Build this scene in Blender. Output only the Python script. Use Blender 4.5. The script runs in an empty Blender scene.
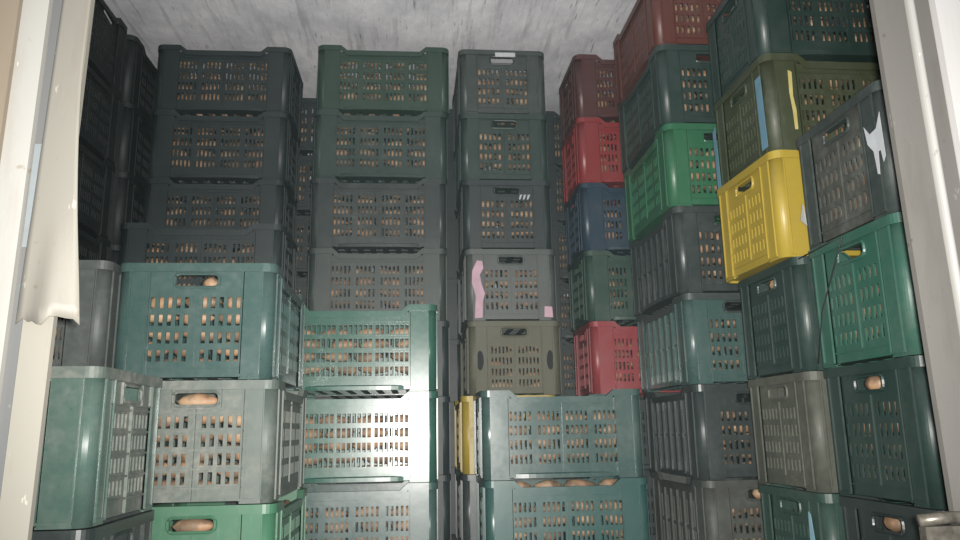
import bpy, math, random
from mathutils import Matrix, Vector
random.seed(7)
sc = bpy.context.scene
COL = sc.collection
PI = math.pi

# ------------------------------------------------------------------ helpers
class MB:
    """collects shapes for ONE mesh"""
    def __init__(s): s.v = []; s.f = []
    def add(s, vs, fs):
        b = len(s.v); s.v += [tuple(p) for p in vs]; s.f += [tuple(b + i for i in q) for q in fs]
    def box(s, x0, x1, y0, y1, z0, z1):
        s.add([(x0,y0,z0),(x1,y0,z0),(x1,y1,z0),(x0,y1,z0),(x0,y0,z1),(x1,y0,z1),(x1,y1,z1),(x0,y1,z1)],
              [(0,3,2,1),(4,5,6,7),(0,1,5,4),(1,2,6,5),(2,3,7,6),(3,0,4,7)])
    def extrude(s, poly, z0, z1):
        n = len(poly)
        s.add([(x,y,z0) for x,y in poly] + [(x,y,z1) for x,y in poly],
              [tuple(range(n))[::-1], tuple(range(n, 2*n))] + [(i,(i+1)%n,(i+1)%n+n,i+n) for i in range(n)])
    def strip(s, outer, inner, z0, z1):
        """wall of an open profile, outer and inner polylines of the same length"""
        n = len(outer)
        for i in range(n-1):
            a,b,c,d = outer[i],outer[i+1],inner[i+1],inner[i]
            P = [(*a,z0),(*b,z0),(*c,z0),(*d,z0),(*a,z1),(*b,z1),(*c,z1),(*d,z1)]
            fs = [(0,3,2,1),(4,5,6,7),(0,1,5,4),(2,3,7,6)]
            if i == 0: fs.append((3,0,4,7))
            if i == n-2: fs.append((1,2,6,5))
            s.add(P, fs)
    def plate(s, u0, u1, v0, v1, holes, t, fn):
        """plate in (u,v) with rectangular holes, thickness t along n; fn maps (u,v,n) to xyz"""
        us = sorted({round(a,5) for h in holes for a in h[:2]} | {u0, u1})
        vs = sorted({round(a,5) for h in holes for a in h[2:]} | {v0, v1})
        nu, nv = len(us), len(vs)
        b = len(s.v)
        for n in (0, t):
            for v in vs:
                for u in us: s.v.append(fn(u, v, n))
        idx = lambda i,j,k: b + k*nu*nv + j*nu + i
        def solid(i, j):
            if i < 0 or j < 0 or i >= nu-1 or j >= nv-1: return False
            cu, cv = (us[i]+us[i+1])/2, (vs[j]+vs[j+1])/2
            return not any(h[0] < cu < h[1] and h[2] < cv < h[3] for h in holes)
        S = {(i,j): solid(i,j) for i in range(-1,nu) for j in range(-1,nv)}
        for j in range(nv-1):
            for i in range(nu-1):
                if not S[i,j]: continue
                s.f.append((idx(i,j,0),idx(i+1,j,0),idx(i+1,j+1,0),idx(i,j+1,0)))
                s.f.append((idx(i,j,1),idx(i,j+1,1),idx(i+1,j+1,1),idx(i+1,j,1)))
                if not S[i-1,j]: s.f.append((idx(i,j,0),idx(i,j+1,0),idx(i,j+1,1),idx(i,j,1)))
                if not S[i+1,j]: s.f.append((idx(i+1,j,0),idx(i+1,j,1),idx(i+1,j+1,1),idx(i+1,j+1,0)))
                if not S[i,j-1]: s.f.append((idx(i,j,0),idx(i,j,1),idx(i+1,j,1),idx(i+1,j,0)))
                if not S[i,j+1]: s.f.append((idx(i,j+1,0),idx(i+1,j+1,0),idx(i+1,j+1,1),idx(i,j+1,1)))
    def sweep(s, path, prof):
        """closed path of (x,y,nx,ny,z), closed profile of (n,z)"""
        b, m, n = len(s.v), len(prof), len(path)
        for x,y,nx,ny,z in path:
            for a,c in prof: s.v.append((x+nx*a, y+ny*a, z+c))
        for i in range(n):
            for k in range(m):
                i2, k2 = (i+1)%n, (k+1)%m
                s.f.append((b+i*m+k, b+i2*m+k, b+i2*m+k2, b+i*m+k2))
    def tube(s, pts, r, seg=6, closed=False):
        pts = [Vector(p) for p in pts]; n = len(pts); b = len(s.v)
        for i,p in enumerate(pts):
            a = pts[(i-1)%n] if (closed or i>0) else p
            c = pts[(i+1)%n] if (closed or i<n-1) else p
            d = (c-a).normalized()
            up = Vector((0,0,1)) if abs(d.z) < .9 else Vector((1,0,0))
            u = d.cross(up).normalized(); w = u.cross(d)
            for k in range(seg):
                t = 2*PI*k/seg
                s.v.append(tuple(p + u*r*math.cos(t) + w*r*math.sin(t)))
        for i in range(n if closed else n-1):
            for k in range(seg):
                i2, k2 = (i+1)%n, (k+1)%seg
                s.f.append((b+i*seg+k, b+i*seg+k2, b+i2*seg+k2, b+i2*seg+k))
        if not closed:
            s.f.append(tuple(b+k for k in range(seg))[::-1]); s.f.append(tuple(b+(n-1)*seg+k for k in range(seg)))
    def mesh(s, name, smooth=False):
        import bmesh
        me = bpy.data.meshes.new(name); me.from_pydata(s.v, [], s.f)
        bm = bmesh.new(); bm.from_mesh(me); bmesh.ops.recalc_face_normals(bm, faces=bm.faces); bm.to_mesh(me); bm.free()
        if smooth: me.polygons.foreach_set('use_smooth', [True]*len(me.polygons))
        for p in me.polygons:
            if sum(abs(c) > .04 for c in p.normal) == 2 and abs(p.normal.z) < .04 and name in ('corner_post',): p.use_smooth = True
        me.materials.append(None)
        return me

def link(name, me, mat, parent=None, loc=None, rot=None):
    o = bpy.data.objects.new(name, me); COL.objects.link(o)
    o.material_slots[0].link = 'OBJECT'; o.material_slots[0].material = mat
    if parent: o.parent = parent
    if loc: o.location = loc
    if rot: o.rotation_euler = rot
    return o
def tag(o, label=None, cat=None, group=None, kind=None):
    if label: o['label'] = label
    if cat: o['category'] = cat
    if group: o['group'] = group
    if kind: o['kind'] = kind
    return o

# ------------------------------------------------------------------ materials
def new_mat(name):
    m = bpy.data.materials.new(name); m.use_nodes = True
    nt = m.node_tree; nt.nodes.clear()
    out = nt.nodes.new('ShaderNodeOutputMaterial'); bs = nt.nodes.new('ShaderNodeBsdfPrincipled')
    nt.links.new(bs.outputs[0], out.inputs[0])
    return m, nt, bs
def noise(nt, co, scale, detail=4, rough=.6, stretch=None):
    n = nt.nodes.new('ShaderNodeTexNoise'); n.inputs['Scale'].default_value = scale
    n.inputs['Detail'].default_value = detail; n.inputs['Roughness'].default_value = rough
    if stretch:
        mp = nt.nodes.new('ShaderNodeMapping'); mp.inputs['Scale'].default_value = stretch
        nt.links.new(co, mp.inputs[0]); co = mp.outputs[0]
    nt.links.new(co, n.inputs['Vector'])
    return n.outputs[0]
def ramp(nt, val, stops):
    r = nt.nodes.new('ShaderNodeValToRGB'); e = r.color_ramp.elements
    while len(e) < len(stops): e.new(.5)
    for k,(p,c) in enumerate(stops):
        e[k].position = p; e[k].color = (c,c,c,1) if not isinstance(c, tuple) else (*c,1)
    nt.links.new(val, r.inputs[0]); return r.outputs[0]
def mix(nt, fac, a, b):
    m = nt.nodes.new('ShaderNodeMix'); m.data_type = 'RGBA'
    for sock, v in ((m.inputs[0], fac), (m.inputs[6], a), (m.inputs[7], b)):
        if hasattr(v, 'links'): nt.links.new(v, sock)
        elif isinstance(v, tuple): sock.default_value = (*v, 1)
        else: sock.default_value = v
    return m.outputs[2]
def math2(nt, op, a, b):
    m = nt.nodes.new('ShaderNodeMath'); m.operation = op
    for sock, v in ((m.inputs[0], a), (m.inputs[1], b)):
        if hasattr(v, 'links'): nt.links.new(v, sock)
        else: sock.default_value = v
    return m.outputs[0]
def bump(nt, bs, h, dist, strength=.5):
    b = nt.nodes.new('ShaderNodeBump'); b.inputs['Strength'].default_value = strength; b.inputs['Distance'].default_value = dist
    nt.links.new(h, b.inputs['Height']); nt.links.new(b.outputs[0], bs.inputs['Normal'])
def geo_pos(nt):
    return nt.nodes.new('ShaderNodeNewGeometry').outputs['Position']

DUST = (.115,.14,.128)
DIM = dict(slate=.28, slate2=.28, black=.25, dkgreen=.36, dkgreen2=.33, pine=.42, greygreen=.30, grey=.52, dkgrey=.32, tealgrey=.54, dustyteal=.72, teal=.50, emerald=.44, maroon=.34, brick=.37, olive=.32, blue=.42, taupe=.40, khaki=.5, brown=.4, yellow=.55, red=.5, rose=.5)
_plast = {}
def plastic(key, rgb, dust=.35, rough=.34, dcol=DUST):
    """worn injection-moulded plastic with dried dust and scuffs"""
    if key in _plast: return _plast[key]
    m, nt, bs = new_mat('plastic_' + key)
    co = geo_pos(nt)
    d1 = ramp(nt, noise(nt, co, 7, 6, .65), [(.38,0.),(.72,1.)])
    d2 = ramp(nt, noise(nt, co, 60, 3, .6), [(.35,.25),(.7,1.)])
    fac = math2(nt, 'MULTIPLY', math2(nt, 'MULTIPLY', d1, d2), dust)
    fac = math2(nt, 'ADD', fac, dust*.22)
    c = mix(nt, fac, rgb, dcol)
    scuff = ramp(nt, noise(nt, co, 9, 3, .6, (9,9,1.2)), [(.66,0.),(.74,1.)])
    c = mix(nt, math2(nt, 'MULTIPLY', scuff, .22), c, tuple(min(1, x*1.6+.06) for x in rgb))
    nt.links.new(c, bs.inputs['Base Color'])
    rr = math2(nt, 'ADD', math2(nt, 'MULTIPLY', fac, .55), rough)
    nt.links.new(rr, bs.inputs['Roughness'])
    bump(nt, bs, noise(nt, co, 14, 2), .003, .12)
    _plast[key] = m
    return m
def flat(name, rgb, rough=.6, metal=0., n_scale=20, var=.25):
    m, nt, bs = new_mat(name); co = geo_pos(nt)
    n = ramp(nt, noise(nt, co, n_scale, 4), [(.3,0.),(.75,1.)])
    nt.links.new(mix(nt, n, rgb, tuple(x*(1-var) for x in rgb)), bs.inputs['Base Color'])
    bs.inputs['Roughness'].default_value = rough; bs.inputs['Metallic'].default_value = metal
    bump(nt, bs, n, .001, .3)
    return m
def root_mat(name, mud_fac, dim):
    m, nt, bs = new_mat(name)
    co = geo_pos(nt)
    oi = nt.nodes.new('ShaderNodeObjectInfo')
    n = noise(nt, co, 30, 5)
    big = noise(nt, co, 14, 1)
    c = mix(nt, ramp(nt, big, [(.35,0.),(.65,1.)]), (.30,.155,.078), (.35,.235,.14))
    c = mix(nt, math2(nt,'MULTIPLY',oi.outputs['Random'],.6), c, (.20,.135,.09))
    c = mix(nt, ramp(nt, n, [(.55,0.),(.7,1.)]), c, (.17,.11,.07))
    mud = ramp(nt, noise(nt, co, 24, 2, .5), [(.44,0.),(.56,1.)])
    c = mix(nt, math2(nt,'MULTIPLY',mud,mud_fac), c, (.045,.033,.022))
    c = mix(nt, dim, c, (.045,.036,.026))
    nt.links.new(c, bs.inputs['Base Color']); bs.inputs['Roughness'].default_value = .6
    bump(nt, bs, n, .003, .5)
    return m
M_ROOT = root_mat('root_skin', .6, 0.); M_ROOT_HEAP = root_mat('root_skin_heap', .85, .22)  # heap roots get a muddier copy, darker overall

def shell_mat():
    """pale lining with dirt streaks running from the door towards the back"""
    m, nt, bs = new_mat('pale_lining'); co = geo_pos(nt)
    blot = ramp(nt, noise(nt, co, 3.5, 8, .72), [(.36,0.),(.68,1.)])
    fine = ramp(nt, noise(nt, co, 26, 6, .75, (1.6,.6,.6)), [(.40,0.),(.66,1.)])
    st = ramp(nt, noise(nt, co, 12, 5, .7, (2.6,.16,.16)), [(.52,0.),(.66,1.)])
    ticks = ramp(nt, noise(nt, co, 22, 2, .5, (3.0,.35,.35)), [(.68,0.),(.73,1.)])
    c = mix(nt, blot, (.97,.97,1.), (.62,.62,.68))
    c = mix(nt, math2(nt,'MULTIPLY',fine,.25), c, (.5,.5,.52))
    c = mix(nt, math2(nt,'MULTIPLY',st,.55), c, (.34,.34,.36))
    c = mix(nt, math2(nt,'MULTIPLY',ticks,.55), c, (.14,.14,.14))
    nt.links.new(c, bs.inputs['Base Color']); bs.inputs['Roughness'].default_value = .55
    bump(nt, bs, fine, .004, .3)
    return m
def jamb_mat(name, rgb, dirt=(.30,.25,.18), amount=.5, rough=.45):
    m, nt, bs = new_mat(name); co = geo_pos(nt)
    a = ramp(nt, noise(nt, co, 5, 6, .65, (3,3,.7)), [(.5,0.),(.8,1.)])
    sp = ramp(nt, noise(nt, co, 55, 2, .5), [(.70,0.),(.76,1.)])
    c = mix(nt, math2(nt,'MULTIPLY',a,amount), rgb, dirt)
    c = mix(nt, math2(nt,'MULTIPLY',sp,.5), c, dirt)
    ch = ramp(nt, noise(nt, co, 38, 3, .6, (1.6,1.6,.5)), [(.70,0.),(.72,1.)])
    c = mix(nt, math2(nt,'MULTIPLY',ch,.55), c, tuple(min(1,x*1.9) for x in rgb))
    nt.links.new(c, bs.inputs['Base Color']); bs.inputs['Roughness'].default_value = rough
    bump(nt, bs, a, .002, .25)
    return m

# ------------------------------------------------------------------ crate meshes
CL_, CW, CH = .508, .343, .2685          # outer length, width, stacking height
DIP = .021
def long_fn(u, v, n): return (u, -CW/2 + .009 + n, v)      # panel that faces local -y
def end_fn(u, v, n): return (-CL_/2 + .009 + n, -u, v)     # panel that faces local -x

def slot_rows(groups, per, pitch, w, gap, rows, z0, zp, h):
    total = groups*per*pitch + (groups-1)*gap
    out = []; cuts = []
    u = -total/2
    for g in range(groups):
        for k in range(per):
            for r in range(rows):
                out.append((round(u+(pitch-w)/2,5), round(u+(pitch+w)/2,5), round(z0+r*zp,5), round(z0+r*zp+h,5)))
            u += pitch
        if g < groups-1: cuts.append(u+gap/2)
        u += gap
    return out, cuts, total

def rib_box(mb, fn, u0, u1, v0, v1, out=.0035):
    P = [fn(u,v,n) for n in (0,-out) for u,v in ((u0,v0),(u1,v0),(u1,v1),(u0,v1))]
    mb.add(P, [(0,1,2,3),(4,7,6,5),(0,4,5,1),(1,5,6,2),(2,6,7,3),(3,7,4,0)])

def side_panel(style):
    mb = MB(); U = CL_/2 - .03
    if style == 'grid':
        holes, cuts, tot = slot_rows(3, 7, .0152, .0105, .006, 4, .047, .043, .028)
    elif style == 'ribbed':
        holes, cuts, tot = slot_rows(6, 2, .022, .014, .014, 2, .045, .085, .072)
    else:
        holes, cuts, tot = slot_rows(4, 5, .0148, .0074, .014, 4, .046, .043, .028)
    mb.plate(-U, U, .006, CH-DIP-.004, holes, .004, long_fn)
    for u in (-tot/2-.006, tot/2+.006): rib_box(mb, long_fn, u-.002, u+.002, .012, .235)
    if style == 'grid':
        for r in range(5):
            z = .047 + r*.043 - .0075
            for dz in (-.0035,.0035): rib_box(mb, long_fn, -tot/2, tot/2, z+dz-.0013, z+dz+.0013, .005)
        for u in cuts: rib_box(mb, long_fn, u-.0015, u+.0015, .03, .235, .003)
    elif style == 'ribbed':
        for u in cuts: rib_box(mb, long_fn, u-.005, u+.005, .012, .243, .0075)
        rib_box(mb, long_fn, -tot/2, tot/2, .122, .126)
    else:
        for u in cuts[1:2]: rib_box(mb, long_fn, u-.0018, u+.0018, .03, .235)
        rib_box(mb, long_fn, -tot/2-.006, tot/2+.006, .218, .2215, .003)
    return mb.mesh('side_panel_' + style)
def bottom_rail():
    mb = MB(); n = 14; L = .155
    for i in range(n):                                     # a lip that bows outwards a little
        def at(k):
            x = -L + 2*L*k/n; return x, .0085*(1-(x/L)**4)
        (xa,da),(xb,db) = at(i), at(i+1)
        y = -CW/2 + .010
        mb.add([(xa,y-da,.004),(xb,y-db,.004),(xb,y+.004,.004),(xa,y+.004,.004),(xa,y-da,.016),(xb,y-db,.016),(xb,y+.004,.022),(xa,y+.004,.022)],
               [(0,3,2,1),(4,5,6,7),(0,1,5,4),(1,2,6,5),(2,3,7,6),(3,0,4,7)])
    return mb.mesh('bottom_rail')
HZ0, HZ1, HU = .213, .243, .047
def end_panel(style):
    mb = MB(); U = CW/2 - .03
    if style == 'olive':
        holes, cuts, tot = slot_rows(2, 6, .0135, .0065, .018, 4, .03, .040, .026)
        holes += [(-.131,-.117,.075,.125),(.117,.131,.075,.125)]
    else:
        holes, cuts, tot = slot_rows(2, 5, .0180, .0090, .020, 4, .042, .0405, .026)
    holes.append((-HU, HU, HZ0, HZ1))
    mb.plate(-U, U, .006, CH-.006, holes, .004, end_fn)
    z_top = .0405*3 + .042 + .026
    if style == 'ribend':
        for r in range(5): rib_box(mb, end_fn, -tot/2-.004, tot/2+.004, .042+r*.0405-.0092, .042+r*.0405-.0055, .005)
        for u in (-tot/2-.007, 0, tot/2+.007): rib_box(mb, end_fn, u-.002, u+.002, .008, .206, .006)
        for u in (-.100,-.052,.052,.100): rib_box(mb, end_fn, u-.0015, u+.0015, .205, .252, .005)
        rib_box(mb, end_fn, -U+.03, U-.03, .2045, .2075, .006)
        rib_box(mb, end_fn, -.10, .10, .2475, .2505, .005)
        for s in (-1,1):                                    # the crossed stiffeners over the grip
            for a,b in (((.004,.249),(.05,.262)),((.05,.249),(.004,.262))):
                P = []
                for n in (0,-.004):
                    for du in (-.0015,.0015): P += [end_fn(s*a[0]+du, a[1], n), end_fn(s*b[0]+du, b[1], n)]
                mb.add(P, [(0,1,3,2),(4,6,7,5),(0,4,5,1),(2,3,7,6),(0,2,6,4),(1,5,7,3)])
    else:
        rib_box(mb, end_fn, -.0018, .0018, .03, HZ0-.008, .003)
        for u in (-tot/2-.008, tot/2+.008): rib_box(mb, end_fn, u-.0018, u+.0018, .012, .235, .003)
        rib_box(mb, end_fn, -tot/2-.008, tot/2+.008, .0255, .0285, .003)
    return mb.mesh('end_panel_' + style)
def handle_mesh(grow=1.):
    mb = MB(); pts = []; r = .012
    cu, z0, z1 = HU-r+.001, HZ0-.001, HZ1+.001
    for cx, cz, a0 in ((cu,z1-r,0),(-cu,z1-r,90),(-cu,z0+r,180),(cu,z0+r,270)):
        for k in range(5):
            a = math.radians(a0+k*22.5)
            pts.append(end_fn(cx+r*math.cos(a), cz+r*math.sin(a), -.001))
    mb.tube(pts, .004, 6, True)
    mb.box(-CL_/2+.013, -CL_/2+.026, -HU, HU, HZ1+.001, HZ1+.004)
    return mb.mesh('handle')
def post_mesh(mir):
    mb = MB(); R = .024; pl, pw = .083, .068
    X, Y = CL_/2 - .004, CW/2 - .004
    arc = [(X-R+R*math.cos(t), Y-R+R*math.sin(t)) for t in [PI/2 - k*PI/2/8 for k in range(9)]]
    arci = [(X-R+(R-.006)*math.cos(t), Y-R+(R-.006)*math.sin(t)) for t in [PI/2 - k*PI/2/8 for k in range(9)]]
    outer = [(X-pl, Y)] + arc + [(X, Y-pw)]
    inner = [(X-pl, Y-.006)] + arci + [(X-.006, Y-pw)]
    mb.strip(outer, inner, .0, CH-.002)
    for u in (pl, R+.004):
        mb.box(X-u-.0018, X-u+.0018, Y-.001, Y+.0035, .006, CH-.02)
    for u in (pw, R+.004):
        mb.box(X-.001, X+.0035, Y-u-.0018, Y-u+.0018, .006, CH-.02)
    # returns that tie the post to the recessed panels
    mb.box(X-pl, X-pl+.003, Y-.012, Y, .004, CH-DIP-.004); mb.box(X-.012, X, Y-pw, Y-pw+.003, .004, CH-.008)
    # horizontal stiffener under the rim
    mb.box(X-pl, X-R, Y-.001, Y+.003, .006, .011); mb.box(X-.001, X+.003, Y-pw, Y-R, .006, .011)
    if mir: mb.v = [(-x,y,z) for x,y,z in mb.v]
    return mb.mesh('corner_post')
def rim_mesh():
    mb = MB(); R = .026; X, Y = CL_/2-.002, CW/2-.002
    zh, zl = CH-.0005, CH-DIP
    path = []
    def arc(cx, cy, a0):
        for k in range(7):
            a = math.radians(a0 + 15*k); path.append((cx+R*math.cos(a), cy+R*math.sin(a), math.cos(a), math.sin(a), zh))
    d = (X-.088, X-.098, X-.112)
    arc(X-R, Y-R, 0)
    for x, z in ((d[0],zh),(d[1],(zh*.6+zl*.4)),(d[2],zl),(-d[2],zl),(-d[1],(zh*.6+zl*.4)),(-d[0],zh)): path.append((x, Y, 0, 1, z))
    arc(-(X-R), Y-R, 90)
    arc(-(X-R), -(Y-R), 180)
    for x, z in ((-d[0],zh),(-d[1],(zh*.6+zl*.4)),(-d[2],zl),(d[2],zl),(d[1],(zh*.6+zl*.4)),(d[0],zh)): path.append((x, -Y, 0, -1, z))
    arc(X-R, -(Y-R), 270)
    mb.sweep(path, [(-.012,0),(.002,0),(.002,-.020),(-.001,-.020),(-.001,-.003),(-.012,-.003)])
    return mb.mesh('rim')
def base_mesh():
    mb = MB(); holes = []
    for i in range(9):
        for j in range(5):
            holes.append((round(-.2+i*.047,4), round(-.2+i*.047+.026,4), round(-.125+j*.053,4), round(-.125+j*.053+.03,4)))
    mb.plate(-CL_/2+.012, CL_/2-.012, -CW/2+.012, CW/2-.012, holes, .004, lambda u,v,n: (u,v,.006+n))
    return mb.mesh('base')
ME = {('side',k): side_panel(k) for k in ('std','grid','ribbed')}
ME.update({('end',k): end_panel(k) for k in ('std','ribend','olive')})
ME['rail'] = bottom_rail(); ME['handle'] = handle_mesh(); ME['post'] = post_mesh(False); ME['post_m'] = post_mesh(True)
ME['rim'] = rim_mesh(); ME['base'] = base_mesh()
TYPES = {'std':('std','std'), 'grid':('grid','std'), 'ribbed':('ribbed','std'), 'ribend':('std','ribend'), 'olive':('std','olive')}

def crate(x, y, z, ori, style, mat, label, group, rim_mat=None, rot=0., name='plastic_crate'):
    """x, y: left front corner on the plan; ori 'l' shows its long side to the door, 's' its short side"""
    W, D = (CL_, CW) if ori == 'l' else (CW, CL_)
    e = bpy.data.objects.new(name, None); COL.objects.link(e); e.empty_display_size = .1
    e.location = (x + W/2, y + D/2, z); e.rotation_euler = (0, 0, rot + (0 if ori == 'l' else PI/2))
    tag(e, label, 'crate', group)
    s, en = TYPES[style]
    link('base', ME['base'], mat, e)
    for k in (0, 1):
        p = link('side_panel', ME['side', s], mat, e, rot=(0,0,k*PI)); link('bottom_rail', ME['rail'], mat, p)
        q = link('end_panel', ME['end', en], mat, e, rot=(0,0,k*PI)); link('handle', ME['handle'], rim_mat or mat, q)
    for k in (0, 1):
        link('corner_post', ME['post'], mat, e, rot=(0,0,k*PI)); link('corner_post', ME['post_m'], mat, e, rot=(0,0,k*PI))
    link('rim', ME['rim'], rim_mat or mat, e)
    return e

# ------------------------------------------------------------------ root vegetables
def root_mesh(seed, seg=10, rings=8):
    rnd = random.Random(seed); mb = MB(); L = rnd.uniform(.085,.104); R = rnd.uniform(.0160,.0178)
    peak = rnd.uniform(.3,.6); bend = rnd.uniform(-.004,.004)
    ringsP = []
    for i in range(rings+1):
        t = i/rings
        prof = math.sin(PI*min(1, t**(math.log(.5)/math.log(peak))))**.55 if 0 < t < 1 else 0
        r = max(.0015, R*prof*(1+rnd.uniform(-.05,.05)))
        cy = bend*math.sin(PI*t)
        ringsP.append([(L*(t-.5), cy+r*math.cos(2*PI*k/seg)*(1+rnd.uniform(-.05,.05)), r*math.sin(2*PI*k/seg)) for k in range(seg)])
    vs = [p for r in ringsP for p in r]
    fs = [(i*seg+k, i*seg+(k+1)%seg, (i+1)*seg+(k+1)%seg, (i+1)*seg+k) for i in range(rings) for k in range(seg)]
    fs += [tuple(range(seg))[::-1], tuple(rings*seg+k for k in range(seg))]
    mb.add(vs, fs)
    return mb.mesh('root_vegetable', True)
ROOTS = [root_mesh(k) for k in range(6)]
def root_poses(e, face):
    """world poses of the layer of roots that lies against one face of a crate"""
    M = Matrix.Translation(e.location) @ e.rotation_euler.to_matrix().to_4x4()
    out = []
    side = face[0] == 's'; sg = 1 if face[1] == '+' else -1
    half, n = (.208, 4) if side else (.130, 3)
    done = DONE.setdefault(e.name, set())
    rows = 6 if side else 5
    for r in range(rows):
        off = (r % 2)*.02 - .01
        for k in range(n):
            a = -half + (k+.5)*2*half/n + off + random.uniform(-.004,.004)
            dep = (CW/2 if side else CL_/2) - .009 - .004 - .0250 - random.uniform(0,.012)
            zz = .0165 + .0185 + r*.0372 + random.uniform(-.001,.001)
            yaw = random.uniform(-.10,.10); tilt = random.uniform(-.10,.10)
            spin = random.uniform(0,6.28)
            if random.random() < .5: yaw += PI
            if any((a > 0) == (d[1] == '+') and abs(a) + .052 > ((CL_ if side else CW)/2 - .062) for d in done if d[0] != face[0]): continue
            p = Vector((a, sg*dep, zz)) if side else Vector((sg*dep, a, zz))
            out.append(M @ Matrix.Translation(p) @ Matrix.Rotation(yaw + (0 if side else PI/2), 4, 'Z') @ Matrix.Rotation(tilt, 4, 'Y') @ Matrix.Rotation(spin, 4, 'X'))
    done.add(face)
    return out
DONE = {}; LATER = []
STUFF = MB()
def fill_stuff(e, faces): LATER.append((e, faces))
def fill_later():
    for e, faces in LATER:
        for f in faces:
            for m in root_poses(e, f):
                me = random.choice(ROOTS)
                STUFF.add([m @ v.co for v in me.vertices], [tuple(p.vertices) for p in me.polygons])
def fill_things(e, faces, what):
    for f in faces:
        for m in root_poses(e, f):
            o = link('root_vegetable', random.choice(ROOTS), M_ROOT); o.matrix_world = m
            tag(o, 'tan root in the ' + what, 'vegetable', 'roots in the ' + what)
def handle_root(e, face, label, du=0., scale=1., dz=0.):
    M = Matrix.Translation(e.location) @ e.rotation_euler.to_matrix().to_4x4()
    sg = 1 if face[1] == '+' else -1
    p = Vector((sg*(CL_/2-(.0315 if scale > .8 else .0285)), du, .2285+dz))
    o = link('root_vegetable', ROOTS[1], M_ROOT)
    o.matrix_world = M @ Matrix.Translation(p) @ Matrix.Rotation(PI/2+.05, 4, 'Z') @ (Matrix.Scale(scale, 4, (1,0,0)) if scale < 1 else Matrix.Scale(scale, 4))
    tag(o, label, 'vegetable', 'roots showing in the grips')

# ------------------------------------------------------------------ colours (albedo)
P = plastic
C = dict(
 slate = ('slate', (.018,.042,.048), .14, .5),
 slate2 = ('slate2', (.015,.038,.044), .14, .5),
 black = ('black', (.014,.026,.030), .16, .6),
 dkgreen = ('dkgreen', (.016,.080,.046), .18, .40),
 dkgreen2 = ('dkgreen2', (.020,.066,.056), .24, .38),
 pine = ('pine', (.022,.085,.060), .28, .36),
 greygreen = ('greygreen', (.050,.080,.078), .45, .40),
 grey = ('grey', (.075,.085,.085), .5, .42),
 dkgrey = ('dkgrey', (.036,.056,.058), .32, .32),
 teal = ('teal', (.034,.155,.112), .16, .23),
 tealgrey = ('tealgrey', (.050,.114,.106), .30, .22),
 teal2 = ('teal2', (.028,.118,.108), .22, .30),
 dusty = ('dusty', (.045,.095,.080), 1.0, .38, (.36,.36,.32)),
 dustyteal = ('dustyteal', (.044,.104,.086), .45, .20, (.30,.30,.27)),
 green = ('green', (.016,.170,.070), .22, .36),
 brightgreen = ('brightgreen', (.060,.230,.120), .32, .34),
 emerald = ('emerald', (.026,.155,.105), .38, .36),
 olive = ('olive', (.075,.095,.022), .40, .42),
 khaki = ('khaki', (.120,.120,.078), .80, .50, (.22,.21,.15)),
 red = ('red', (.36,.020,.028), .18, .34),
 rose = ('rose', (.42,.030,.045), .25, .34),
 maroon = ('maroon', (.150,.022,.024), .22, .40),
 brick = ('brick', (.210,.034,.020), .22, .42),
 blue = ('blue', (.012,.048,.100), .20, .36),
 yellow = ('yellow', (.54,.40,.045), .28, .38, (.30,.20,.06)),
 brown = ('brown', (.050,.046,.036), .6, .45),
 taupe = ('taupe', (.085,.090,.072), .8, .45, (.21,.22,.165)),
)
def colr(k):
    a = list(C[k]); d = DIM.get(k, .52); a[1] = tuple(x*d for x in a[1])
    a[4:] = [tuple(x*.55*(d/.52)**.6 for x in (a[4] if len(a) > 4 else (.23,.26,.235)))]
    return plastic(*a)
J = .27
def put(col, j, ori, x, y, style, ck, label, group, faces=(), dx=0., dy=0., rot=None, rim=None):
    r = random.uniform(-.008,.008) if rot is None else rot
    e = crate(x+dx, y+dy, j*J, ori, style, colr(ck), label, group, colr(rim) if rim else None, r)
    if faces: fill_stuff(e, faces)
    CR[col, j] = e
    return e
CR = {}
HID = ('dark green crate low in a far stack, hidden behind nearer crates', 'crates hidden low in the far stacks')
def hidden(col, js, ori, x, y, ck='slate'):
    for j in js: put(col, j, ori, x, y, 'std', ck, *HID)

# near left: stack A with its short end turned to the aisle, beside the left jamb
g = 'crates of the stack beside the left door jamb'
put('A', 1, 'l', -1.048, 1.353, 'ribend', 'dustyteal', 'glossy dark teal crate with dusty ribbed end, nearest to the left jamb', g, rot=.0)
for o in CR['A',1].children:
    if o.name.startswith(('end_panel','rim')):
        for q in (o, *o.children): q.material_slots[0].material = colr('dusty')
put('A', 0, 'l', -1.046, 1.353, 'ribend', 'dkgrey', 'dusty dark grey crate at the foot of the left jamb, under the teal one', g, ['e+'], rot=0.)
# front left: stack B
g = 'crates of the front stack left of the middle'
put('B', 2, 's', -.670, 1.745, 'std', 'tealgrey', 'teal crate with open grip resting on the dusty grey crate', g, ['s-'], dx=-.010, rot=0.)
put('B', 1, 's', -.670, 1.745, 'ribend', 'dusty', 'dusty grey crate with ribbed front and a root in its grip', g, ['s-'], dx=.003, rot=.004)
put('B', 0, 's', -.670, 1.745, 'std', 'brightgreen', 'bright green crate under the dusty grey one, cut by the bottom edge', g, ['s-'], dx=.010, rot=0.)
for j in range(3): CR['B',j].scale = (1, 1.05, 1); CR['B',j].location.x += .004
put('K', 2, 'l', -1.200, 1.762, 'std', 'grey', 'scuffed grey crate between the left jamb and the teal crate with open grip', 'crates of the stack behind the left jamb', ['s-'], rot=0., dx=.004, dy=-.045)
hidden('K', (0,1), 'l', -1.200, 1.762)
# behind B
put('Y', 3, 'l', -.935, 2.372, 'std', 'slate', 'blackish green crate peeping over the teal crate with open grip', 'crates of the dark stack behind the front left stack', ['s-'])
hidden('Y', (0,1,2), 'l', -.965, 2.372)
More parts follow.
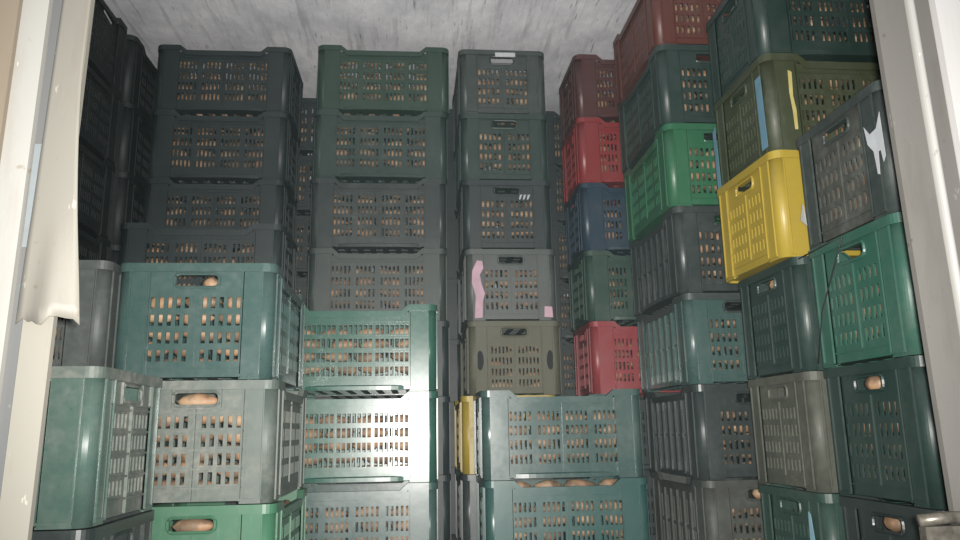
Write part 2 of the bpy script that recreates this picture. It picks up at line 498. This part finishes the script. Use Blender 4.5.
# dark wall of crates at the far left
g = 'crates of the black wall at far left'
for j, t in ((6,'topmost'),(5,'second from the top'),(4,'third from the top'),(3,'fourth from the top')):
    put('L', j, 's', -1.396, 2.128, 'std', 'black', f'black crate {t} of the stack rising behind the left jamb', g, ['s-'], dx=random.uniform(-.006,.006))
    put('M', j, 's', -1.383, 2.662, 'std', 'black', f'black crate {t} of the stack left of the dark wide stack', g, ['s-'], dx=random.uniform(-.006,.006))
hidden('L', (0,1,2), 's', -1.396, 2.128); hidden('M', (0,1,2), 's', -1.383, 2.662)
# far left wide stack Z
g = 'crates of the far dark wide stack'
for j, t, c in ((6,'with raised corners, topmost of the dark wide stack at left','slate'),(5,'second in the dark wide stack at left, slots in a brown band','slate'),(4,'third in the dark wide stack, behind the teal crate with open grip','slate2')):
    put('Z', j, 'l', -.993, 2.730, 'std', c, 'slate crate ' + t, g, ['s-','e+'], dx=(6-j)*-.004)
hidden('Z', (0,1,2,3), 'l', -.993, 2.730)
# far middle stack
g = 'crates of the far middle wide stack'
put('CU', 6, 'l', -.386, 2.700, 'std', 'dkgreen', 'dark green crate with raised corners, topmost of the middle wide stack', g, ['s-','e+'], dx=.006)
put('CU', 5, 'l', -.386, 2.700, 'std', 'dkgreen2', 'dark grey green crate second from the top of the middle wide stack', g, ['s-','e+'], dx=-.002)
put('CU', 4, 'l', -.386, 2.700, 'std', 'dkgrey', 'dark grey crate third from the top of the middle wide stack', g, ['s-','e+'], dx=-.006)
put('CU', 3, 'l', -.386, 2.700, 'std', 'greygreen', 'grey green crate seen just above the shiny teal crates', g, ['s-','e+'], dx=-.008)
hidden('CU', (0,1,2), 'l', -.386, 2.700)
g = 'crates of the shiny teal stack in the middle'
put('CL', 2, 'l', -.441, 2.332, 'grid', 'teal', 'shiny teal crate, upper of the two fine-ribbed ones', g, ['e+'], rot=0.)
put('CL', 1, 'l', -.441, 2.332, 'grid', 'teal', 'shiny teal crate, lower of the two fine-ribbed ones, with whitish highlights', g, ['e+'], rot=.003)
put('CL', 0, 'l', -.441, 2.332, 'std', 'tealgrey', 'greyish teal crate at the bottom edge, under the fine-ribbed crates', g, ['e+'], rot=-.003)
# far stack D, short ends to the door
g = 'crates of the far narrow stack in the middle'
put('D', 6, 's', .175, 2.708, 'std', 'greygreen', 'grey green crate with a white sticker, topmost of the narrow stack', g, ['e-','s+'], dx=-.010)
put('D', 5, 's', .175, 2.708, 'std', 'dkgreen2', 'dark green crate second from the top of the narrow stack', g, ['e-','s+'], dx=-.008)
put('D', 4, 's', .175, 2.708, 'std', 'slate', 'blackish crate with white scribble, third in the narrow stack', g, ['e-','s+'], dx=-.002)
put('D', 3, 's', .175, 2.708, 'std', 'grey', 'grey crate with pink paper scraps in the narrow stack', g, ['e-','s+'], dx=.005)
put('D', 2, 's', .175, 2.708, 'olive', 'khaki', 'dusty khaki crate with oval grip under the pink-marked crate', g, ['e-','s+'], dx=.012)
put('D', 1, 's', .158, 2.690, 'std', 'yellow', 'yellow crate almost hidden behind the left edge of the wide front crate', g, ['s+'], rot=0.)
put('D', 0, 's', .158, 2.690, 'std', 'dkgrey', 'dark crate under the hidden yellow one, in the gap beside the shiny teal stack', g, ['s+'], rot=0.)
# front middle wide stack E
g = 'crates of the front wide stack in the middle'
put('E', 1, 'l', .198, 2.334, 'std', 'tealgrey', 'wide grey teal crate with bright left corner, in front of the red one', g, ['e-'], rot=0.)
put('E', 0, 'l', .205, 2.334, 'std', 'teal2', 'wide deep teal crate at the bottom edge, with roots showing over its rim', g, ['e-'], rot=0.)
# coloured stack F
g = 'crates of the red and blue stack'
put('F', 6, 'l', .629, 2.725, 'std', 'maroon', 'dull maroon crate on top of the bright red one', g, ['s-','e-'])
put('F', 5, 'l', .629, 2.725, 'std', 'red', 'bright red crate between the maroon and the blue one', g, ['s-','e-'])
put('F', 4, 'l', .629, 2.725, 'std', 'blue', 'dark blue crate under the bright red one', g, ['s-','e-'], dx=.002)
put('F', 3, 'l', .629, 2.725, 'std', 'pine', 'green crate between the blue and the lower red one', g, ['s-','e-'], dx=.006)
put('F', 2, 'l', .629, 2.725, 'std', 'rose', 'rose red crate lowest in its stack, right of the khaki one', g, ['s-','e-'], dx=.016)
for c_, f_ in (('Z','s+'),('CU','s+'),('D','e+'),('F','s+')): fill_stuff(CR[c_,6], [f_])
hidden('F', (0,1), 'l', .629, 2.725)
# stack G
g = 'crates of the stack under the brick red crate'
G = [(6,'brick','std','brick red crate at the top edge, highest of its stack',-.024,['e-','s+']),
     (5,'dkgreen2','std','blackish green crate directly under the brick red one',-.020,['e-','s+']),
     (4,'green','std','vivid green crate above the dusty grey one, whitish dust on its slots',-.014,['e-','s+']),
     (3,'dkgrey','ribbed','dark dusty grey crate under the vivid green one',-.006,['e-','s+']),
     (2,'tealgrey','ribbed','grey teal crate with pale rim, left of the stack that bears the yellow crate',.004,['e-','s+']),
     (1,'dkgrey','ribbed','dark grey crate with bright vertical ribs on its side',.016,['e-']),
     (0,'brown','ribbed','brownish dark crate at the bottom edge, under the bright-ribbed one',.024,['e-'])]
for j,c,st,lab,dx,fs in G: put('G', j, 's', .787, 2.142, st, c, lab, g, fs, dx=dx, rim='greygreen' if j == 2 else None)
# right wall, stack H with the yellow crate, and stack I in front of it
g = 'crates of the stack that bears the yellow crate'
put('H', 5, 'l', .880, 1.700, 'std', 'dkgreen2', 'dark green crate at the top right corner, above the olive one', g, ['s-','e-'], rot=0.)
put('H', 4, 'l', .878, 1.690, 'std', 'olive', 'olive crate with pale blue straps at its side', g, ['s-','e-'], rot=0.)
put('H', 3, 'l', .860, 1.676, 'std', 'yellow', 'bright yellow crate jutting from the right-hand stacks', g, ['e-'], rot=.03)
put('H', 2, 'l', .888, 1.655, 'std', 'dkgreen2', 'dark green crate directly under the bright yellow one', g, rot=0.)
put('H', 1, 'l', .890, 1.655, 'std', 'taupe', 'dusty taupe crate second under the bright yellow one', g, rot=0.)
put('H', 0, 'l', .894, 1.655, 'std', 'pine', 'dusty green crate with pale blue sticker at the bottom edge', g, rot=0.)
g = 'crates of the stack beside the right door jamb'
put('I', 3, 'l', .896, 1.286, 'std', 'greygreen', 'grey green crate with torn white label beside the right jamb', g, rot=0.)
put('I', 2, 'l', .896, 1.286, 'std', 'emerald', 'emerald green crate beside the right jamb, under the torn label one', g, rot=0.)
put('I', 1, 'l', .900, 1.286, 'std', 'dkgreen2', 'dark green crate with an orange root in its grip, beside right jamb', g, rot=0.)
put('I', 0, 'l', .904, 1.286, 'std', 'dkgrey', 'dark crate at the bottom right corner, next to the metal latch', g, rot=0.)
# back row, glimpsed through the gaps
BK = ('dark crate of the back row, glimpsed through gaps between the far stacks', 'crates of the back row')
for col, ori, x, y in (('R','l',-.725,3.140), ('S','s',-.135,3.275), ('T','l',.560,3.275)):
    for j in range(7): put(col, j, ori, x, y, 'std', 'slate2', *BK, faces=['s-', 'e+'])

# roots as things of their own in the nearest crates, the rest as one heap
fill_things(CR['A',1], ['e+'], 'glossy teal crate by the left jamb')
fill_things(CR['B',2], ['e-'], 'teal crate with open grip')
fill_things(CR['B',1], ['e-'], 'dusty grey ribbed crate')
fill_things(CR['B',0], ['e-'], 'bright green crate at the bottom edge')
fill_things(CR['CL',2], ['s-'], 'upper shiny fine-ribbed teal crate')
fill_things(CR['CL',1], ['s-'], 'lower shiny fine-ribbed teal crate')
fill_things(CR['CL',0], ['s-'], 'greyish teal crate under the fine-ribbed ones')
fill_things(CR['E',1], ['s-'], 'wide grey teal crate in front of the red one')
fill_things(CR['E',0], ['s-'], 'wide deep teal crate at the bottom edge')
fill_things(CR['I',3], ['e-'], 'grey green crate with torn white label')
fill_things(CR['I',2], ['e-'], 'emerald crate by the right jamb')
fill_things(CR['I',1], ['e-'], 'dark green crate by the right jamb')
fill_things(CR['I',0], ['e-'], 'dark crate at the bottom right corner')
fill_things(CR['H',2], ['e-'], 'dark green crate under the yellow one')
fill_things(CR['H',1], ['e-'], 'dusty taupe crate below the yellow one')
fill_stuff(CR['H',0], ['e-'])
for k in range(4):
    o = link('root_vegetable', ROOTS[k], M_ROOT); e = CR['E',0]
    o.matrix_world = Matrix.Translation(e.location + Vector((-.153+.102*k, -CW/2+.060, .2475))) @ Matrix.Rotation(.05*(k-1), 4, 'Z')
    tag(o, 'tan root lying on top, in the gap over the wide deep teal crate', 'vegetable', 'roots over the rim of the deep teal crate')
handle_root(CR['B',1], 'e-', 'orange-brown root filling the grip of the dusty grey crate', 0, 1.08, -.006)
handle_root(CR['B',0], 'e-', 'pale root in the grip of the bright green crate', 0, 1.05, -.005)
handle_root(CR['B',2], 'e-', 'tan root lying in the right half of the open teal grip', -.028, .5, -.006)
handle_root(CR['I',1], 'e-', 'orange root in the grip of the dark green crate by the right jamb', .010, .62)
handle_root(CR['I',0], 'e-', 'orange root in the lowest grip by the right jamb', .010, .62)
handle_root(CR['H',2], 'e-', 'tan root in the grip just under the yellow crate', -.01, .5)
handle_root(CR['G',0], 'e-', 'tan root in the grip of the brownish crate at the bottom edge', .0, .5)
fill_later()
so = link('root_vegetable_heap', STUFF.mesh('root_vegetable_heap', True), M_ROOT_HEAP)
tag(so, 'tan root vegetables filling the far crates, seen through their slots', 'vegetables', kind='stuff')

# ------------------------------------------------------------------ stickers, straps, torn label (parts of their crates)
M_WHITE = flat('white_paper', (.42,.44,.46), .6)
M_PINK = flat('pink_paper', (.44,.29,.35), .7)
M_BLUE = flat('pale_blue_strap', (.12,.24,.32), .5)
M_SKY = flat('pale_blue_sticker', (.22,.38,.46), .5)
M_CREAM = flat('cream_strip', (.42,.36,.13), .6)
def patch(e, name, face, pts, mat, t=.0008, out=.0015, label=None):
    """a thin cut-out glued on a face; pts are (u right as seen, z)"""
    mb = MB(); n = len(pts)
    def w(u, z, d):
        if face == 's-': return (u, -CW/2 - d, z)
        if face == 'e-': return (-CL_/2 - d, -u, z)
        if face == 's+': return (-u, CW/2 + d, z)
        return (CL_/2 + d, u, z)
    mb.add([w(u,z,out) for u,z in pts] + [w(u,z,out+t) for u,z in pts],
           [tuple(range(n)), tuple(range(n,2*n))[::-1]] + [(i,(i+1)%n,(i+1)%n+n,i+n) for i in range(n)])
    o = link(name, mb.mesh(name), mat, e)
    if label: o['label'] = label
    return o
patch(CR['D',6], 'sticker', 'e-', [(-.028,.238),(.052,.239),(.051,.257),(-.029,.256)], M_WHITE, label='white sticker')
for k in range(3):
    u = .045 + k*.015
    patch(CR['D',4], 'paint_mark', 'e-', [(u,.192),(u+.006,.194),(u+.013,.213),(u+.004,.211)], M_WHITE, out=-.004, label='white scribble')
patch(CR['D',3], 'paper_scrap', 'e-', [(-.138,.008),(-.110,.010),(-.108,.070),(-.100,.10),(-.112,.135),(-.118,.17),(-.104,.195),(-.108,.222),(-.128,.224),(-.146,.185),(-.148,.14),(-.134,.09)], M_PINK, label='long pink paper scrap')
patch(CR['D',3], 'paper_scrap', 'e-', [(.118,.012),(.150,.010),(.148,.050),(.120,.052)], M_PINK, label='small pink paper scrap')
M_SLOT_SHADE = flat('slot_shade_black', (.006,.006,.006), .8)  # flat black for oval patches that paint the shade of holes in the posts
for u in (-.128, .128):
    patch(CR['D',2], 'slot_shade', 'e-', [(u+.013*math.cos(2*PI*k/14), .125+.036*math.sin(2*PI*k/14)) for k in range(14)], M_SLOT_SHADE, out=-.0032, label='black oval patch standing for the shade of a slot')
patch(CR['I',3], 'torn_label', 'e-', [(.112,.190),(.128,.168),(.150,.172),(.166,.20),(.168,.11),(.160,.10),(.156,.125),(.148,.125),(.144,.080),(.138,.083),(.134,.13),(.118,.15)], M_WHITE, label='torn white label')
for o in CR['I',3].children:
    if o.name.startswith('end_panel'): o.material_slots[0].material = colr('brown')
patch(CR['I',3], 'torn_label', 'e-', [(-.165,.075),(-.140,.055),(-.146,.105),(-.150,.11)], M_WHITE, label='small white label scrap')
patch(CR['H',0], 'sticker', 'e-', [(.095,.100),(.112,.06),(.135,.06),(.112,.22),(.102,.225)], M_SKY, label='pale blue sticker')
patch(CR['H',0], 'sticker', 'e-', [(.128,.12),(.146,.06),(.160,.06),(.152,.13),(.138,.15)], M_SKY, label='pale blue sticker')
patch(CR['H',4], 'strap', 'e-', [(-.163,-.0),(-.140,-.0),(-.150,.20),(-.170,.19)], M_BLUE, label='pale blue strap')
patch(CR['H',4], 'strap', 'e-', [(.124,.02),(.156,.02),(.150,.215),(.120,.215)], M_BLUE, label='pale blue strap')
patch(CR['H',4], 'strip', 's-', [(-.190,.06),(-.182,.06),(-.181,.11),(-.186,.15),(-.183,.215),(-.193,.22),(-.195,.16),(-.191,.11)], M_CREAM, label='pale yellow strip')
patch(CR['G',6], 'strip', 'e-', [(.088,.1),(.100,.1),(.100,.255),(.088,.255)], M_WHITE, label='white strip')
patch(CR['G',6], 'strip', 'e-', [(.108,.1),(.140,.1),(.140,.255),(.108,.255)], M_CREAM, label='yellow strip')
patch(CR['L',6], 'scratch', 's-', [(.02,.205),(.085,.196),(.085,.203),(.02,.214)], M_WHITE, out=.004, label='white scratch')
patch(CR['M',6], 'scratch', 's-', [(.10,.205),(.150,.197),(.150,.203),(.10,.213)], M_WHITE, out=.004, label='white scratch')

# ------------------------------------------------------------------ the vehicle body: shell and door frame
X0, X1, YF, YB, H = -1.75, 1.62, 1.02, 3.80, 1.975
M_SHELL = shell_mat()
M_LCREAM = jamb_mat('cream_jamb', (.20,.190,.162), (.12,.09,.05), .35)
M_LBEIGE = jamb_mat('beige_edge', (.19,.155,.115), (.12,.09,.055), .35)
M_LGREY = jamb_mat('grey_channel', (.105,.107,.108), (.07,.23,.20), .3)
M_OUT = jamb_mat('white_bodywork', (.29,.285,.265), (.18,.14,.09), .35)
M_ROUT = jamb_mat('white_bodywork_right', (.42,.41,.40), (.28,.24,.18), .2)
M_RGREY = jamb_mat('grey_jamb', (.098,.094,.086), (.045,.038,.028), .45, .5)
M_RBEAD = jamb_mat('bright_bead', (.28,.275,.26), (.15,.12,.09), .2, .35)
M_FLOOR = flat('floor_plate', (.12,.12,.12), .5, .2)
def lean(mb, side):
    a, z0 = (.0156, 1.03) if side == 'left' else (-.0173, 1.42)
    mb.v = [(x + a*(z - z0), y, z) for x, y, z in mb.v]
def struct(name, boxes, mat, splay=None):
    mb = MB()
    for b in boxes: mb.box(*b)
    if splay: lean(mb, splay)
    o = link(name, mb.mesh(name), mat); o['kind'] = 'structure'
    return o
struct('floor', [(X0-.05,X1+.05,YF-.12,YB+.05,-.06,0)], M_FLOOR)
struct('ceiling', [(X0-.05,X1+.05,YF+.0,YB+.05,H,H+.06)], M_SHELL)
struct('wall_back', [(X0-.05,X1+.05,YB,YB+.05,0,H)], M_SHELL)
struct('wall_left', [(X0-.05,X0,YF+.08,YB,0,H)], M_SHELL)
struct('wall_right', [(X1,X1+.05,YF+.08,YB,0,H)], M_SHELL)
# left of the opening, stepped jamb (kept as tall boxes running floor to lintel)
struct('wall_front_left', [(X0-.05,-.516,1.004,1.10,-.06,H+.06)], M_OUT, 'left')
struct('trim_1', [(-.515,-.496,1.014,1.026,0,H)], M_LGREY, 'left')
struct('trim_2', [(-.4945,-.457,1.0,1.010,0,H)], M_LCREAM, 'left')
struct('trim_6', [(X0-.05,-.551,.995,1.0035,-.06,H+.06)], M_LBEIGE, 'left')
struct('wall_front_right', [(.800,X1+.05,.996,1.10,-.06,H+.06)], M_ROUT, 'right')
struct('trim_3', [(.7675,.799,1.008,1.022,0,H)], M_RGREY, 'right')
def bead():
    mb = MB(); n = 8
    poly = [(.7605+.0058*math.cos(PI+PI*k/n), 1.0+.008*math.sin(PI+PI*k/n)) for k in range(n+1)] + [(.7663,1.02),(.7547,1.02)]
    mb.extrude(poly, 0, H); lean(mb, 'right')
    o = link('trim_4', mb.mesh('trim_4'), M_RBEAD); o['kind'] = 'structure'
bead()
struct('trim_5', [(.704,.7540,1.003,1.013,0,H)], M_RGREY, 'right')
struct('wall_front_top', [(-.457,.704,.985,1.10,H-.06,H+.06)], M_OUT)

# torn strip of plastic curling off the left jamb
def torn_strip():
    mb = MB(); nu, nv = 10, 24; t = .0012
    g = []
    for j in range(nv+1):
        s = j/nv                                   # 0 top, 1 torn lower end
        z = 1.04 - s*.474
        row = []
        for i in range(nu+1):
            q = i/nu
            wl = -.493 - .005*s
            wr = -.4555 + .034*max(0,(s-.25)/.75)**1.5
            x = wl + (wr-wl)*q
            y = .995 - .004*s - .012*max(0,(s-.6)/.4)**2*math.sin(PI*q) - .004*math.sin(q*9+s*3)*max(0,(s-.7)/.3)
            zz = z + (.005*math.sin(q*11) + .003*math.sin(q*23) - .006*(1-q))*max(0,(s-.9)/.1) + .018*(1-q)*0
            row.append((x + .0156*(zz-1.03),y,zz))
        g.append(row)
    W_ = nu+1
    vs = [p for r in g for p in r]; b = len(vs)
    vs += [(x,y+t,z) for x,y,z in vs]
    fs = []
    for j in range(nv):
        for i in range(nu):
            a = j*W_+i
            fs += [(a,a+1,a+W_+1,a+W_),(b+a,b+a+W_,b+a+W_+1,b+a+1)]
    for i in range(nu): fs += [(i,b+i,b+i+1,i+1),(nv*W_+i,nv*W_+i+1,b+nv*W_+i+1,b+nv*W_+i)]
    for j in range(nv): fs += [(j*W_,(j+1)*W_,b+(j+1)*W_,b+j*W_),(j*W_+nu,b+j*W_+nu,b+(j+1)*W_+nu,(j+1)*W_+nu)]
    mb.add(vs, fs)
    m = jamb_mat('torn_plastic', (.15,.142,.122), (.105,.085,.06), .35, .6)
    o = link('torn_plastic_strip', mb.mesh('torn_plastic_strip', True), m)
    tag(o, 'torn cream plastic strip curling off the left door jamb', 'strip')
    mb = MB(); mb.box(-.5140,-.4955,1.0115,1.0135,.665,.81); lean(mb, 'left')
    o = link('repair_patch', mb.mesh('repair_patch'), flat('pale_putty', (.18,.20,.21), .6))
    o.parent = bpy.data.objects['trim_1']
torn_strip()

# latch at the foot of the right jamb
def latch():
    e = bpy.data.objects.new('door_latch', None); COL.objects.link(e); e.location = (.70, .985, .285)
    tag(e, 'scratched metal latch fixed to the right jamb at the bottom corner', 'latch')
    m = flat('worn_steel', (.16,.145,.12), .4, .5, 60, .7)
    mb = MB(); mb.box(-.035,.085,-.004,.010,-.05,.0); link('plate', mb.mesh('plate'), m, e)
    mb = MB(); mb.tube([(-.045,-.006,.008),(-.01,-.012,.012),(.03,-.012,.011),(.075,-.010,.004)], .008, 8); link('bolt_bar', mb.mesh('bolt_bar', True), m, e)
    for x in (-.022,.02,.06):
        mb = MB(); mb.tube([(x,-.003,-.025),(x,-.012,-.025)], .008, 6); link('rivet', mb.mesh('rivet'), m, e)
latch()
# thin black cord slung across the right-hand crates
mb = MB(); mb.tube([(.884,1.632,.795),(.884,1.50,.800),(.885,1.45,.80),(.886,1.56,.66),(.886,1.60,.55)], .0016, 6)
tag(link('cord', mb.mesh('cord', True), flat('black_cord', (.01,.01,.01), .6)), 'thin black cord hanging across the emerald crate by the right jamb', 'cord')

# thin scattering volume, added in the free air to lift the dark areas
mb = MB(); mb.extrude([(-1.6,1.115),(1.55,1.115),(1.55,1.275),(.845,1.275),(.845,1.63),(.76,1.66),(.76,2.12),(-.28,2.12),(-.28,1.72),(-.52,1.70),(-.52,1.34),(-1.6,1.34)], .02, H-.015)
hm = bpy.data.materials.new('added_haze_veil'); hm.use_nodes = True; hm.node_tree.nodes.clear()
ho = hm.node_tree.nodes.new('ShaderNodeOutputMaterial'); hv = hm.node_tree.nodes.new('ShaderNodeVolumeScatter')
hv.inputs['Color'].default_value = (.72,.96,.97,1); hv.inputs['Density'].default_value = .027; hv.inputs['Anisotropy'].default_value = 0.
hm.node_tree.links.new(hv.outputs[0], ho.inputs['Volume'])
tag(link('added_haze', mb.mesh('added_haze'), hm), 'thin pale veil added to lift the darks inside the cargo space', 'added_haze', kind='stuff')

# ------------------------------------------------------------------ camera and light
fw = Vector((0.08462093, 0.97432991, 0.20861575)); rt = Vector((0.9964126, -0.0829775, -0.01663298)); up = Vector((-0.0011044, -0.20927486, 0.97785623))
cam = bpy.data.cameras.new('camera'); co = bpy.data.objects.new('camera', cam); COL.objects.link(co)
co.matrix_world = Matrix(((rt.x,up.x,-fw.x,0),(rt.y,up.y,-fw.y,0),(rt.z,up.z,-fw.z,.4184),(0,0,0,1)))
cam.sensor_width = 36; cam.lens = 751.53/960*36; cam.clip_start = .02
sc.camera = co
# the phone's own lamp, right beside its lens
l = bpy.data.lights.new('phone_flash', 'SPOT'); l.energy = 345; l.color = (1,.97,.92); l.shadow_soft_size = .012
l.spot_size = math.radians(98); l.spot_blend = 1.0
lo = bpy.data.objects.new('phone_flash', l); COL.objects.link(lo)
lo.matrix_world = co.matrix_world @ Matrix.Translation((.02,.012,0))
# dull daylight around the vehicle
w = bpy.data.worlds.new('world'); sc.world = w; w.use_nodes = True
bg = w.node_tree.nodes['Background']; bg.inputs[0].default_value = (.93,.96,1,1); bg.inputs[1].default_value = .6
sc.view_settings.view_transform = 'Standard'; sc.view_settings.look = 'None'
sc.view_settings.exposure = 0.; sc.view_settings.gamma = 1.; sc.view_settings.use_curve_mapping = False
